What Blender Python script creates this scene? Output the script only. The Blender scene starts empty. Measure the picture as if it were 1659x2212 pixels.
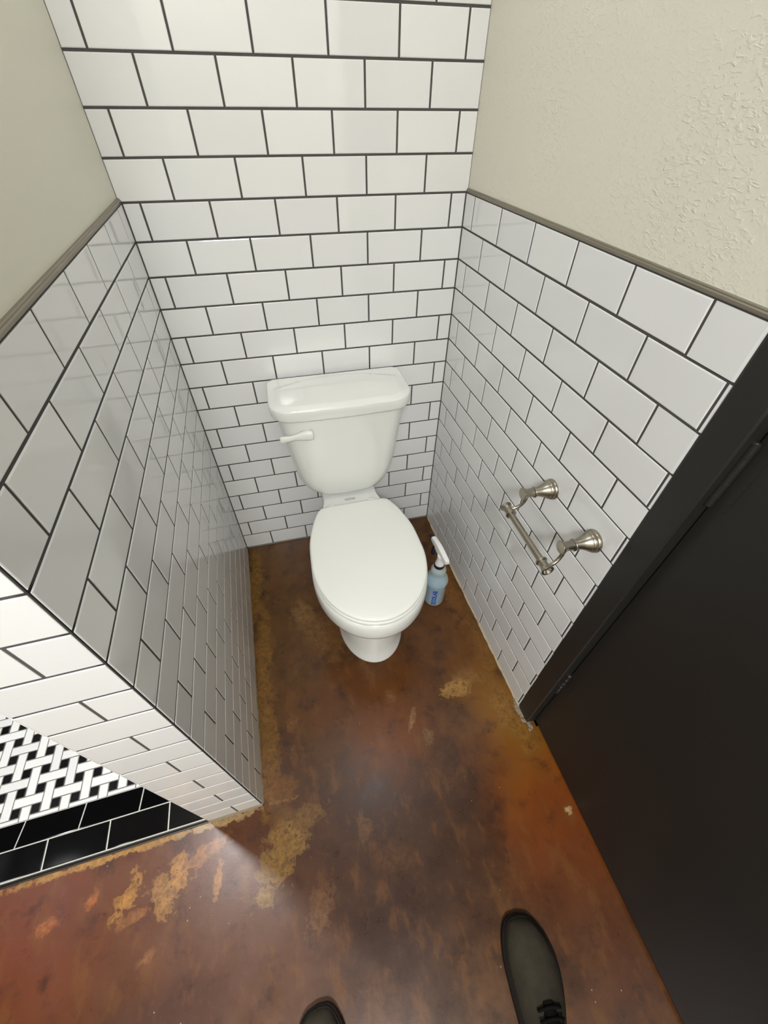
import bpy, bmesh, math, random
from mathutils import Matrix, Vector
random.seed(7)
I = 0.0254                      # everything below is laid out in inches
sc = bpy.context.scene
COL = sc.collection
# ------------------------------------------------------------------ camera
F_PX, CX, CY, CZ = 880.437, 12.0635, -51.0568, 57.4241
RA, RB, RC = -0.79905, -0.01349, -0.25555
Rm = Matrix.Rotation(RC, 3, 'Z') @ Matrix.Rotation(RA, 3, 'X') @ Matrix.Rotation(RB, 3, 'Y')
r_, f_, u_ = Rm.col[0], Rm.col[1], Rm.col[2]
cam_d = bpy.data.cameras.new('camera'); cam = bpy.data.objects.new('camera', cam_d); COL.objects.link(cam)
cam.matrix_world = Matrix(((r_[0], u_[0], -f_[0], CX * I), (r_[1], u_[1], -f_[1], CY * I), (r_[2], u_[2], -f_[2], CZ * I), (0, 0, 0, 1)))
cam_d.sensor_fit = 'HORIZONTAL'; cam_d.sensor_width = 36.0; cam_d.lens = F_PX / 1659 * 36.0
cam_d.clip_start = 0.02; cam_d.clip_end = 50
sc.camera = cam
# ------------------------------------------------------------------ world, lamps, exposure
wd = bpy.data.worlds.new('world'); sc.world = wd; wd.use_nodes = True
wd.node_tree.nodes['Background'].inputs['Color'].default_value = (0.9, 0.95, 1, 1)
wd.node_tree.nodes['Background'].inputs['Strength'].default_value = 0.0
def area(name, loc, target, size, power, color, shape='DISK', sy=None):
    d = bpy.data.lights.new(name, 'AREA'); d.shape = shape; d.size = size * I
    if sy: d.size_y = sy * I
    d.energy = power; d.color = color
    o = bpy.data.objects.new(name, d); COL.objects.link(o); o.location = [c * I for c in loc]
    v = Vector(target) - Vector(loc); o.rotation_euler = v.to_track_quat('-Z', 'Y').to_euler()
    return o
area('shower_downlight', (-20, -24, 97.6), (-20, -24, 0), 5, 26, (0.98, 0.99, 1.0))
area('room_ceiling_lamp', (3, -97, 97.6), (3, -97, 0), 16, 43, (0.97, 0.985, 1.0))
area('stall_ceiling_lamp', (17, -20, 97.6), (17, -20, 0), 14, 3.2, (0.97, 0.985, 1.0))
area('added_left_light', (-45.6, -78, 62), (30, -45, 44), 30, 10, (0.99, 0.99, 0.98), 'RECTANGLE', 14)  # soft light added from the left, actual source unseen
vs = sc.view_settings
vs.view_transform = 'Standard'; vs.look = 'None'; vs.gamma = 1.0; vs.use_curve_mapping = False
vs.exposure = 0.32
# ------------------------------------------------------------------ materials
def lin(r, g=None, b=None):
    if g is None: r, g, b = r
    f = lambda c: (c / 255 / 12.92) if c <= 10.3 else ((c / 255 + 0.055) / 1.055) ** 2.4
    return (f(r), f(g), f(b), 1.0)
class NT:
    def __init__(s, m): s.t = m.node_tree; s.n = s.t.nodes; s.l = s.t.links
    def new(s, typ, **k):
        n = s.n.new(typ)
        for a, v in k.items(): setattr(n, a, v)
        return n
    def link(s, a, b): s.l.new(a, b)
    def math(s, op, a, b=None, c=None, clamp=False):
        n = s.n.new('ShaderNodeMath'); n.operation = op; n.use_clamp = clamp
        for i, v in enumerate((a, b, c)):
            if v is None: continue
            if isinstance(v, (int, float)): n.inputs[i].default_value = v
            else: s.l.new(v, n.inputs[i])
        return n.outputs[0]
    def mix(s, fac, a, b, blend='MIX'):
        n = s.n.new('ShaderNodeMix'); n.data_type = 'RGBA'; n.blend_type = blend
        for sock, v in ((n.inputs[0], fac), (n.inputs[6], a), (n.inputs[7], b)):
            if isinstance(v, (int, float)): sock.default_value = v
            elif isinstance(v, (tuple, list)): sock.default_value = v
            else: s.l.new(v, sock)
        return n.outputs[2]
    def noise(s, vec, scale, detail=4, rough=0.55, dist=0.0):
        n = s.n.new('ShaderNodeTexNoise'); n.inputs['Scale'].default_value = scale; n.inputs['Detail'].default_value = detail
        n.inputs['Roughness'].default_value = rough; n.inputs['Distortion'].default_value = dist
        if vec is not None: s.l.new(vec, n.inputs['Vector'])
        return n
    def ramp(s, fac, lo, hi):
        n = s.n.new('ShaderNodeMapRange'); n.interpolation_type = 'SMOOTHSTEP'
        s.l.new(fac, n.inputs[0]); n.inputs[1].default_value = lo; n.inputs[2].default_value = hi
        return n.outputs[0]
def base_mat(name, color, rough=0.5, spec=0.5, metal=0.0, coat=0.0):
    m = bpy.data.materials.new(name); m.use_nodes = True
    b = m.node_tree.nodes['Principled BSDF']
    b.inputs['Base Color'].default_value = color; b.inputs['Roughness'].default_value = rough
    b.inputs['Specular IOR Level'].default_value = spec; b.inputs['Metallic'].default_value = metal
    b.inputs['Coat Weight'].default_value = coat
    return m, NT(m), b
def bump(nt, b, height, strength, dist):
    n = nt.new('ShaderNodeBump'); n.inputs['Strength'].default_value = strength; n.inputs['Distance'].default_value = dist
    nt.link(height, n.inputs['Height']); nt.link(n.outputs[0], b.inputs['Normal'])
def coords(nt, kind='Object'):
    return nt.new('ShaderNodeTexCoord').outputs[kind]
def geo_pos(nt): return nt.new('ShaderNodeNewGeometry').outputs['Position']

def tile_mat(name, c0, c1, rough):
    m, nt, b = base_mat(name, c0, rough, 0.55)
    oi = nt.new('ShaderNodeObjectInfo')
    nt.link(nt.mix(oi.outputs['Random'], c0, c1), b.inputs['Base Color'])
    n = nt.noise(geo_pos(nt), 9, 2, 0.4)
    bump(nt, b, n.outputs[0], 0.06, 0.004)
    return m
M = {}
M['tile'] = tile_mat('white_glazed_tile', lin(230, 230, 229), lin(224, 224, 224), 0.06)
M['black_tile'] = tile_mat('black_glazed_tile', lin(9, 9, 10), lin(13, 12, 12), 0.06)
M['mosaic_white'] = tile_mat('white_mosaic', lin(232, 231, 228), lin(222, 221, 219), 0.22)
M['mosaic_black'] = tile_mat('black_mosaic', lin(12, 12, 13), lin(26, 24, 24), 0.22)
def grout(name, c):
    m, nt, b = base_mat(name, c, 0.85, 0.2)
    n = nt.noise(geo_pos(nt), 180, 3)
    nt.link(nt.mix(n.outputs[0], tuple(x * 0.8 for x in c[:3]) + (1,), tuple(min(1, x * 1.2) for x in c[:3]) + (1,)), b.inputs['Base Color'])
    bump(nt, b, n.outputs[0], 0.3, 0.001)
    return m
M['grout'] = grout('charcoal_grout', lin(82, 78, 77))
M['grout_light'] = grout('pale_grey_grout', lin(196, 194, 186))
M['grout_mid'] = grout('mid_grey_grout', lin(120, 117, 112))
M['caulk'] = grout('off_white_caulk', lin(184, 172, 146))
M['mortar'] = grout('grey_mortar', lin(142, 130, 112))
def paint(name, c, bs=0.36):
    m, nt, b = base_mat(name, c, 0.45, 0.35)
    p = geo_pos(nt)
    mp = nt.new('ShaderNodeMapping'); mp.inputs['Scale'].default_value = (1, 0.75, 1.5); nt.link(p, mp.inputs[0])
    n1 = nt.noise(mp.outputs[0], 105, 3, 0.55, 0.8); n2 = nt.noise(p, 240, 2); n3 = nt.noise(p, 5, 2)
    v = nt.math('MULTIPLY', nt.ramp(n1.outputs[0], 0.48, 0.75), nt.math('MULTIPLY_ADD', nt.ramp(n3.outputs[0], 0.35, 0.65), .7, .3))
    h = nt.math('ADD', v, nt.math('MULTIPLY', n2.outputs[0], 0.25))
    bump(nt, b, h, bs, 0.0022)
    return m
M['paint'] = paint('greige_wall_paint', lin(220, 217, 202))
M['paint_smooth'] = paint('greige_wall_paint_smooth', lin(220, 217, 202), 0.12)
M['ceiling'] = paint('white_ceiling_paint', lin(225, 223, 215), 0.1)
m, nt, b = base_mat('bronze_edge_trim', lin(134, 127, 113), 0.42, 0.5, 0.55)
bump(nt, b, nt.noise(geo_pos(nt), 60, 2).outputs[0], 0.05, 0.001); M['trim'] = m
m, nt, b = base_mat('dark_floor_profile', lin(58, 54, 50), 0.4, 0.5, 0.5)
bump(nt, b, nt.noise(geo_pos(nt), 60, 2).outputs[0], 0.05, 0.001); M['dark_trim'] = m
m, nt, b = base_mat('black_satin_paint', lin(40, 38, 35), 0.42, 0.45)
n = nt.noise(geo_pos(nt), 60, 3); n2 = nt.noise(geo_pos(nt), 4, 3)
nt.link(nt.mix(n2.outputs[0], lin(31, 30, 28), lin(37, 36, 33)), b.inputs['Base Color'])
bump(nt, b, n.outputs[0], 0.12, 0.0012); M['black'] = m
def ceramic(name, c, rough):
    m, nt, b = base_mat(name, c, rough, 0.5, 0, 0.3)
    b.inputs['Coat Roughness'].default_value = 0.04
    n = nt.noise(geo_pos(nt), 6, 1); bump(nt, b, n.outputs[0], 0.03, 0.003)
    return m
M['porcelain'] = ceramic('white_porcelain', lin(229, 230, 226), 0.1)
m, nt, b = base_mat('white_seat_plastic', lin(230, 231, 225), 0.3, 0.4)
bump(nt, b, nt.noise(geo_pos(nt), 300, 1).outputs[0], 0.02, 0.0005); M['seat'] = m
m, nt, b = base_mat('brushed_nickel', lin(160, 153, 140), 0.3, 0.5, 1.0)
n = nt.noise(geo_pos(nt), 900, 2); nt.link(nt.math('MULTIPLY_ADD', n.outputs[0], 0.06, 0.27), b.inputs['Roughness']); M['nickel'] = m
m, nt, b = base_mat('logo_grey', lin(120, 120, 118), 0.4); bump(nt, b, nt.noise(geo_pos(nt), 200).outputs[0], 0.02, 0.0005); M['logo'] = m
# bottle
m, nt, b = base_mat('milky_bottle_plastic', lin(214, 222, 218), 0.35, 0.4)
tr = nt.new('ShaderNodeBsdfTransparent'); tr.inputs[0].default_value = (0.93, 0.97, 0.97, 1)
mx = nt.new('ShaderNodeMixShader'); n = nt.noise(geo_pos(nt), 60, 2)
nt.link(nt.math('MULTIPLY_ADD', n.outputs[0], 0.1, 0.42), mx.inputs[0]); nt.link(tr.outputs[0], mx.inputs[1]); nt.link(b.outputs[0], mx.inputs[2])
nt.link(mx.outputs[0], nt.n['Material Output'].inputs[0]); M['bottle'] = m
def simple(key, name, c, rough, spec=0.5, ns=120, bs=0.04):
    m, nt, b = base_mat(name, c, rough, spec)
    n = nt.noise(geo_pos(nt), ns, 2); c2 = tuple(x * 0.88 for x in c[:3]) + (1,)
    nt.link(nt.mix(n.outputs[0], c2, c), b.inputs['Base Color']); bump(nt, b, n.outputs[0], bs, 0.001); M[key] = m
simple('liquid', 'pale_blue_liquid', lin(66, 160, 206), 0.25)
simple('air', 'milky_inner_wall', lin(196, 205, 200), 0.5)
simple('print', 'blue_print', lin(4, 78, 180), 0.4)
simple('nozzle_white', 'white_trigger_plastic', lin(238, 238, 236), 0.3)
simple('navy', 'navy_plastic', lin(22, 20, 48), 0.3)
simple('sole', 'dark_rubber', lin(30, 24, 20), 0.8, 0.2, 90, 0.2)
simple('lace', 'black_lace', lin(18, 16, 15), 0.9, 0.1, 200, 0.3)
m, nt, b = base_mat('grey_green_suede', lin(74, 68, 55), 0.95, 0.1)
n = nt.noise(geo_pos(nt), 45, 5, 0.65); n2 = nt.noise(geo_pos(nt), 12, 3)
nt.link(nt.mix(nt.ramp(n2.outputs[0], 0.3, 0.7), nt.mix(n.outputs[0], lin(40, 37, 30), lin(60, 55, 45)), nt.mix(n.outputs[0], lin(50, 46, 38), lin(72, 66, 55))), b.inputs['Base Color'])
bump(nt, b, n.outputs[0], 0.4, 0.002); M['suede'] = m

# stained, sealed concrete floor: stain patches at their places in the room (inches)
def floor_mat():
    m, nt, b = base_mat('stained_sealed_concrete', (0.1, 0.04, 0.02, 1), 0.36, 0.38)
    P = nt.new('ShaderNodeVectorMath', operation='SCALE'); P.inputs['Scale'].default_value = 1 / I
    nt.link(geo_pos(nt), P.inputs[0]); P = P.outputs[0]
    def warp(vec, scale, amt, detail=4):
        n = nt.noise(vec, scale, detail, 0.6)
        s = nt.new('ShaderNodeVectorMath', operation='SUBTRACT'); nt.link(n.outputs['Color'], s.inputs[0]); s.inputs[1].default_value = (.5, .5, .5)
        k = nt.new('ShaderNodeVectorMath', operation='SCALE'); nt.link(s.outputs[0], k.inputs[0]); k.inputs['Scale'].default_value = amt
        a = nt.new('ShaderNodeVectorMath', operation='ADD'); nt.link(vec, a.inputs[0]); nt.link(k.outputs[0], a.inputs[1])
        return a.outputs[0]
    Wsoft = warp(P, 0.16, 9, 3); Wrag = warp(warp(P, 0.5, 1.6, 3), 1.7, 1.1, 4); Wfine = warp(P, 2.0, .5, 4)
    def blob(vec, x, y, rx, ry, ang, soft):
        mp = nt.new('ShaderNodeMapping', vector_type='TEXTURE')
        mp.inputs['Location'].default_value = (x, y, 0); mp.inputs['Rotation'].default_value = (0, 0, math.radians(ang)); mp.inputs['Scale'].default_value = (rx, ry, 1000)
        nt.link(vec, mp.inputs[0])
        ln = nt.new('ShaderNodeVectorMath', operation='LENGTH'); nt.link(mp.outputs[0], ln.inputs[0])
        n = nt.new('ShaderNodeMapRange'); n.interpolation_type = 'SMOOTHSTEP'
        nt.link(ln.outputs['Value'], n.inputs[0]); n.inputs[1].default_value = 1 + soft; n.inputs[2].default_value = max(0, 1 - soft)
        return n.outputs[0]
    n_big = nt.noise(P, 0.09, 3, 0.5); n_mid = nt.noise(P, 0.3, 6, 0.65); n_fine = nt.noise(P, 1.6, 6, 0.68); n_grit = nt.noise(P, 9, 4, 0.7)
    st = nt.new('ShaderNodeMapping'); st.inputs['Rotation'].default_value = (0, 0, math.radians(25)); st.inputs['Scale'].default_value = (1, .45, 1); nt.link(P, st.inputs[0])
    n_str = nt.noise(st.outputs[0], 0.55, 8, 0.66); n_dk = nt.noise(P, 0.36, 7, 0.66); n_lump = nt.noise(P, 0.8, 6, 0.62)
    col = nt.mix(nt.ramp(n_mid.outputs[0], 0.36, 0.66), lin(80, 49, 26), lin(118, 75, 34))
    # broad tints: russet towards the shower, umber stain with the photographer's shadow painted in, in the middle, orange by the door
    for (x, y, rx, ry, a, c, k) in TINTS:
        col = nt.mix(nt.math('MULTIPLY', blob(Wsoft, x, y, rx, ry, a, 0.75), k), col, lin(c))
    col = nt.mix(nt.math('MULTIPLY', nt.ramp(n_big.outputs[0], 0.5, 0.7), 0.25), col, lin(62, 36, 28))
    col = nt.mix(nt.math('MULTIPLY', nt.ramp(n_str.outputs[0], 0.5, 0.68), 0.55), col, lin(140, 92, 46))
    col = nt.mix(nt.math('MULTIPLY', nt.ramp(n_dk.outputs[0], 0.52, 0.7), 0.6), col, lin(58, 34, 26))
    col = nt.mix(nt.math('MULTIPLY', nt.ramp(n_fine.outputs[0], 0.52, 0.75), 0.3), col, lin(138, 92, 54))
    # worn ochre patches with ragged borders
    rag = nt.math('ADD', nt.math('MULTIPLY_ADD', n_lump.outputs[0], 3.2, -1.6), nt.math('MULTIPLY_ADD', n_fine.outputs[0], 1.4, -.7))
    def ragged(x, y, rx, ry, ang, soft):
        mp = nt.new('ShaderNodeMapping', vector_type='TEXTURE')
        mp.inputs['Location'].default_value = (x, y, 0); mp.inputs['Rotation'].default_value = (0, 0, math.radians(ang)); mp.inputs['Scale'].default_value = (rx, ry, 1000)
        nt.link(Wfine if min(rx, ry) < .5 else Wrag, mp.inputs[0])
        ln = nt.new('ShaderNodeVectorMath', operation='LENGTH'); nt.link(mp.outputs[0], ln.inputs[0])
        n = nt.new('ShaderNodeMapRange'); n.interpolation_type = 'SMOOTHSTEP'
        nt.link(nt.math('ADD', ln.outputs['Value'], rag), n.inputs[0]); n.inputs[1].default_value = 1.05 + soft * .45; n.inputs[2].default_value = max(0, 1.05 - soft * .45)
        return n.outputs[0]
    for (x, y, rx, ry, a, c, k, soft) in PATCHES:
        c = (min(235, c[0] * 1.06), c[1] * 1.03, c[2] * 1.1)
        shade = nt.mix(nt.ramp(n_fine.outputs[0], .3, .68), tuple(t * .45 for t in lin(c)[:3]) + (1,), lin(min(255, c[0] * 1.08), min(255, c[1] * 1.08), c[2]))
        col = nt.mix(nt.math('MULTIPLY', ragged(x, y, rx * 1.08, ry * 1.08, a, soft), k), col, shade)
    # pale flecks of grit
    vo = nt.new('ShaderNodeTexVoronoi'); vo.inputs['Scale'].default_value = 0.8; vo.inputs['Randomness'].default_value = 1; nt.link(P, vo.inputs['Vector'])
    speck = nt.ramp(vo.outputs['Distance'], 0.055, 0.03)
    sp2 = nt.new('ShaderNodeSeparateColor'); nt.link(vo.outputs['Color'], sp2.inputs[0])
    speck = nt.math('MULTIPLY', speck, nt.ramp(sp2.outputs[0], 0.62, 0.7))
    col = nt.mix(speck, col, lin(205, 185, 160))
    col = nt.mix(nt.math('MULTIPLY', nt.ramp(n_grit.outputs[0], 0.62, 0.8), 0.25), col, lin(150, 110, 80))
    col = nt.mix(1.0, col, (0.56, 0.55, 0.53, 1), 'MULTIPLY')
    nt.link(col, b.inputs['Base Color'])
    nt.link(nt.math('MULTIPLY_ADD', n_mid.outputs[0], 0.2, 0.2), b.inputs['Roughness'])
    h = nt.math('ADD', nt.math('MULTIPLY', n_fine.outputs[0], 0.5), nt.math('MULTIPLY', n_grit.outputs[0], 0.25))
    bump(nt, b, h, 0.15, 0.0016)
    return m
TINTS = [  # x, y, rx, ry, angle, colour, amount
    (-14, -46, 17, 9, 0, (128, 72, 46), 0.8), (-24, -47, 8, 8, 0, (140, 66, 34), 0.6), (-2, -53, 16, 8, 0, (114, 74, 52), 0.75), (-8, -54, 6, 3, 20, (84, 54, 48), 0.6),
    (14, -42, 10, 9, 0, (76, 48, 38), 0.7), (12, -53, 6, 4, 10, (66, 38, 30), 0.7), (20, -49, 7, 6, 0, (78, 50, 36), 0.6),  # floor middle: brown stain, darkened in colour for the photographer's shadow
    (34, -46, 6, 9, 0, (158, 78, 16), 0.95), (33, -56, 5, 8, 0, (106, 60, 36), 0.6), (18, -36, 5, 3.5, 0, (140, 74, 16), 0.75),
    (33, -36, 5, 8, 0, (160, 108, 32), 0.9), (31, -20, 4, 12, 0, (128, 78, 26), 0.7), (6, -20, 6, 14, 0, (112, 74, 28), 0.65),
    (17, -30, 9, 4, 0, (130, 74, 20), 0.7), (4, -3, 8, 5, 0, (124, 84, 30), 0.7), (26, -3, 9, 5, 0, (124, 78, 26), 0.5)]
OC = (168, 128, 66)
PATCHES = [  # x, y, rx, ry, angle, colour, amount, softness
    (3.7, -43.1, 1.9, 1.7, 0, (158, 122, 66), 0.95, 0.3), (2.5, -45.2, 1.5, 1.7, 0, (158, 122, 66), 0.95, 0.3), (1.1, -47.1, .8, 1.1, -30, (160, 124, 70), 0.9, 0.3), (5.8, -41.8, 1.9, 1.0, 10, (140, 104, 54), 0.8, 0.4), (3.0, -41.0, 1.6, .8, 0, (130, 92, 44), 0.7, 0.4),
    (10.0, -19.0, 1.8, 5.0, 28, (138, 100, 52), 0.75, 0.5), (8.4, -15.6, 1.5, 1.7, 0, (146, 110, 60), 0.8, 0.4),
    (27.8, -32.2, 1.9, 1.0, 10, (186, 144, 78), 0.95, 0.3), (30.2, -31.4, 2.0, 1.0, 0, (156, 118, 60), 0.7, 0.5),
    (1.3, -8, 0.9, 7.5, -3, (150, 112, 42), 0.85, 0.5), (1.8, -23, 1.0, 9, -3, (150, 110, 44), 0.85, 0.5), (2.1, -34, 1.0, 6, -3, (146, 106, 46), 0.8, 0.5),
    (3.2, -38.5, 1.5, 1.4, 0, (140, 96, 44), 0.7, 0.5), (33.2, -37.6, 1.4, 3.6, 15, (168, 126, 60), 0.65, 0.6), (33.4, -28, 0.9, 7, -3, (150, 108, 50), 0.5, 0.5),
    (32.6, -14, 1.1, 8, -3, (150, 104, 44), 0.65, 0.5),
    (-7.6, -43.2, 0.9, 1.5, 20, (196, 142, 78), 0.95, 0.3), (-9.0, -44.8, 0.9, 1.6, 25, (182, 136, 80), 0.95, 0.3), (-5.2, -42.3, 2.4, 0.5, 18, (178, 122, 66), 0.75, 0.4),
    (-12.5, -43.9, 0.8, 1.5, -32, (196, 144, 76), 0.95, 0.3), (-3.7, -45.0, 0.35, 1.4, -10, (190, 138, 82), 0.85, 0.3), (-16.2, -43.2, 0.8, 0.5, 20, (190, 120, 66), 0.8, 0.3),
    (-20.2, -44.4, 1.0, 0.6, 10, (184, 112, 60), 0.8, 0.3), (-11.5, -45.7, 1.4, 0.4, 15, (176, 120, 68), 0.7, 0.4), (-10, -49, 0.8, 0.35, 20, (168, 118, 72), 0.6, 0.3),
    (-14, -40.2, 12, 0.32, 1.6, (204, 158, 88), 0.85, 0.5), (-3.4, -39.85, 3.6, 0.4, 1.6, (206, 176, 124), 0.9, 0.5),
    (12.1, -44.4, 0.7, 1.0, 0, (132, 96, 60), 0.6, 0.4), (15.0, -47.6, 1.8, 1.4, 20, (108, 74, 42), 0.6, 0.5), (18.6, -31.3, 0.55, 0.7, 0, (146, 104, 62), 0.7, 0.3),
    (21.9, -37.2, 0.6, 0.9, 0, (140, 108, 70), 0.75, 0.3), (35.2, -48.4, 0.35, 0.35, 0, (214, 180, 124), 0.95, 0.2),
    (6.3, -49.9, 1.0, 1.6, -35, (146, 108, 72), 0.6, 0.4), (5.2, -31.5, 0.5, 1.3, 0, (150, 104, 56), 0.6, 0.4), (20.5, -34.8, 0.3, 1.2, -30, (176, 140, 92), 0.6, 0.4)]
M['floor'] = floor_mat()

# ------------------------------------------------------------------ helpers
def mk(name, verts, faces, mat, parent=None, smooth=False, kind=None, org=(0, 0, 0), mats=None, fm=None):
    me = bpy.data.meshes.new(name)
    me.from_pydata([((v[0] - org[0]) * I, (v[1] - org[1]) * I, (v[2] - org[2]) * I) for v in verts], [], faces)
    for mm in (mats or [mat]): me.materials.append(M[mm])
    if fm:
        for p, k in zip(me.polygons, fm): p.material_index = k
    if smooth: me.polygons.foreach_set('use_smooth', [True] * len(me.polygons))
    bm = bmesh.new(); bm.from_mesh(me); bmesh.ops.recalc_face_normals(bm, faces=bm.faces); bm.to_mesh(me); bm.free()
    o = bpy.data.objects.new(name, me); COL.objects.link(o)
    if parent: o.parent = parent
    if kind: o['kind'] = kind
    return o
def smooth_angle(o, deg=40):
    me = o.data; bm = bmesh.new(); bm.from_mesh(me); a = math.radians(deg)
    for e in bm.edges: e.smooth = not (len(e.link_faces) == 2 and e.calc_face_angle(0) > a)
    for f in bm.faces: f.smooth = True
    bm.to_mesh(me); bm.free(); return o
class G:
    """collects verts and faces"""
    def __init__(s): s.v = []; s.f = []
    def box(s, x0, x1, y0, y1, z0, z1):
        n = len(s.v)
        s.v += [(x0, y0, z0), (x1, y0, z0), (x1, y1, z0), (x0, y1, z0), (x0, y0, z1), (x1, y0, z1), (x1, y1, z1), (x0, y1, z1)]
        s.f += [tuple(n + i for i in q) for q in ((0, 3, 2, 1), (4, 5, 6, 7), (0, 1, 5, 4), (1, 2, 6, 5), (2, 3, 7, 6), (3, 0, 4, 7))]
        return s
    def add(s, v, f):
        n = len(s.v); s.v += v; s.f += [tuple(n + i for i in q) for q in f]; return s
def loft(rings, cap0=True, cap1=True):
    N = len(rings[0]); v = [p for r in rings for p in r]; f = []
    for i in range(len(rings) - 1):
        for j in range(N):
            k = (j + 1) % N
            f.append((i * N + j, i * N + k, (i + 1) * N + k, (i + 1) * N + j))
    if cap0: f.append(tuple(range(N - 1, -1, -1)))
    if cap1: f.append(tuple((len(rings) - 1) * N + j for j in range(N)))
    return v, f
def lathe(profile, axis='z', c=(0, 0, 0), n=28):
    rings = []
    for r, h in profile:
        ring = []
        for j in range(n):
            a = 2 * math.pi * j / n; p, q = r * math.cos(a), r * math.sin(a)
            ring.append({'z': (c[0] + p, c[1] + q, c[2] + h), 'x': (c[0] + h, c[1] + p, c[2] + q), 'y': (c[0] + p, c[1] + h, c[2] + q)}[axis])
        rings.append(ring)
    return loft(rings)
def tube(path, rad, n=14):
    """round tube along a list of points; rad is a number or a list"""
    pts = [Vector(p) for p in path]; rings = []; prev = None
    for i, p in enumerate(pts):
        t = (pts[min(i + 1, len(pts) - 1)] - pts[max(i - 1, 0)]).normalized()
        if prev is None: a = t.orthogonal().normalized()
        else: a = (prev - t * prev.dot(t)).normalized()
        prev = a; b = t.cross(a); r = rad[i] if isinstance(rad, (list, tuple)) else rad
        rings.append([tuple(p + (a * math.cos(2 * math.pi * j / n) + b * math.sin(2 * math.pi * j / n)) * r) for j in range(n)])
    return loft(rings)
def bez(p0, p1, p2, p3, n=14):
    p0, p1, p2, p3 = map(Vector, (p0, p1, p2, p3))
    return [tuple(p0 * (1 - t) ** 3 + p1 * 3 * t * (1 - t) ** 2 + p2 * 3 * t * t * (1 - t) + p3 * t ** 3) for t in [i / n for i in range(n + 1)]]
def interp(keys, t):
    """smooth (monotone cubic) interpolation of [(t, v), ...]"""
    if t <= keys[0][0]: return keys[0][1]
    if t >= keys[-1][0]: return keys[-1][1]
    n = len(keys); d = [(keys[i + 1][1] - keys[i][1]) / (keys[i + 1][0] - keys[i][0]) for i in range(n - 1)]
    mm = [d[0]] + [0 if d[i - 1] * d[i] <= 0 else 2 * d[i - 1] * d[i] / (d[i - 1] + d[i]) for i in range(1, n - 1)] + [d[-1]]
    for i in range(n - 1):
        if t <= keys[i + 1][0]:
            h = keys[i + 1][0] - keys[i][0]; s = (t - keys[i][0]) / h
            return (keys[i][1] * (1 + 2 * s) * (1 - s) ** 2 + mm[i] * h * s * (1 - s) ** 2 + keys[i + 1][1] * s * s * (3 - 2 * s) + mm[i + 1] * h * s * s * (s - 1))
def resample(poly, N):
    """closed polyline to N points of equal arc length"""
    L = [0]
    for i in range(len(poly)):
        a, b_ = poly[i], poly[(i + 1) % len(poly)]; L.append(L[-1] + math.hypot(b_[0] - a[0], b_[1] - a[1]))
    out = []; k = 0
    for j in range(N):
        s = L[-1] * j / N
        while L[k + 1] < s: k += 1
        a, b_ = poly[k], poly[(k + 1) % len(poly)]; t = (s - L[k]) / max(1e-9, L[k + 1] - L[k])
        out.append((a[0] + (b_[0] - a[0]) * t, a[1] + (b_[1] - a[1]) * t))
    return out
def chaikin(poly, it=2):
    for _ in range(it):
        q = []
        for i in range(len(poly)):
            a, b_ = poly[i], poly[(i + 1) % len(poly)]
            q += [(a[0] * .75 + b_[0] * .25, a[1] * .75 + b_[1] * .25), (a[0] * .25 + b_[0] * .75, a[1] * .25 + b_[1] * .75)]
        poly = q
    return poly
def tag(o, label, cat, group=None):
    o['label'] = label; o['category'] = cat
    if group: o['group'] = group
    return o
def empty(name, loc):
    o = bpy.data.objects.new(name, None); COL.objects.link(o); o.location = [c * I for c in loc]; o.empty_display_size = 0.05; return o

# ------------------------------------------------------------------ tiles
W, H0, P = 34.033, 50.13, 3.125
PW = 6.16; JT = 0.17
AL, AR, LW = 0.02747, 0.0136, 39.40
_tc = {}
def tile_mesh(w, h, mat, bull=False):
    key = (round(w, 2), round(h, 2), mat, bull)
    if key in _tc: return _tc[key]
    a, c = w / 2, h / 2
    def ring(i, d): return [(-a + i, d, -c + i), (a - i, d, -c + i), (a - i, d, c - i), (-a + i, d, c - i)]
    if bull:      # bullnose: rounded edge on the right-hand side
        prof = [(-a, .28), (-a, .06), (-a + .02, .015), (-a + .07, 0)]
        R = min(0.32, w * 0.8); prof += [(a - R + R * math.sin(t), R - R * math.cos(t)) for t in (0, .4, .8, 1.2, 1.57)]
        prof = [(x, min(y, .28)) for x, y in prof]
        n = len(prof); v = [(x, y, -c) for x, y in prof] + [(x, y, c) for x, y in prof]
        f = [(i, i + 1, n + i + 1, n + i) for i in range(n - 1)] + [tuple(range(n)), tuple(range(2 * n - 1, n - 1, -1))]
    else:
        v, f = loft([ring(0, .28), ring(0, .07), ring(.02, .02), ring(.075, 0)])
    me = bpy.data.meshes.new('tile'); me.from_pydata([tuple(x * I for x in p) for p in v], [], f); me.materials.append(M[mat])
    bm = bmesh.new(); bm.from_mesh(me); bmesh.ops.recalc_face_normals(bm, faces=bm.faces); bm.to_mesh(me); bm.free()
    _tc[key] = me; return me
def put_tile(parent, u0, u1, z0, z1, mat='tile', w=0.0, rz=0.0, pos=None, bull=False, warp=None, name='tile'):
    me = tile_mesh(u1 - u0, z1 - z0, mat, bull); o = bpy.data.objects.new(name, me); COL.objects.link(o); o.parent = parent
    uc, zc = (u0 + u1) / 2, (z0 + z1) / 2; t = 0.0013
    x, y = (uc, w) if pos is None else pos(uc, w)
    rx, rr = random.uniform(-t, t), random.uniform(-t, t)
    if warp:
        dw, du, dz = warp(uc, zc); y += dw; rr += du; rx -= dz
    o.location = (x * I, y * I, zc * I); o.rotation_euler = (rx, 0, rz + rr)
    return o
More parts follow.
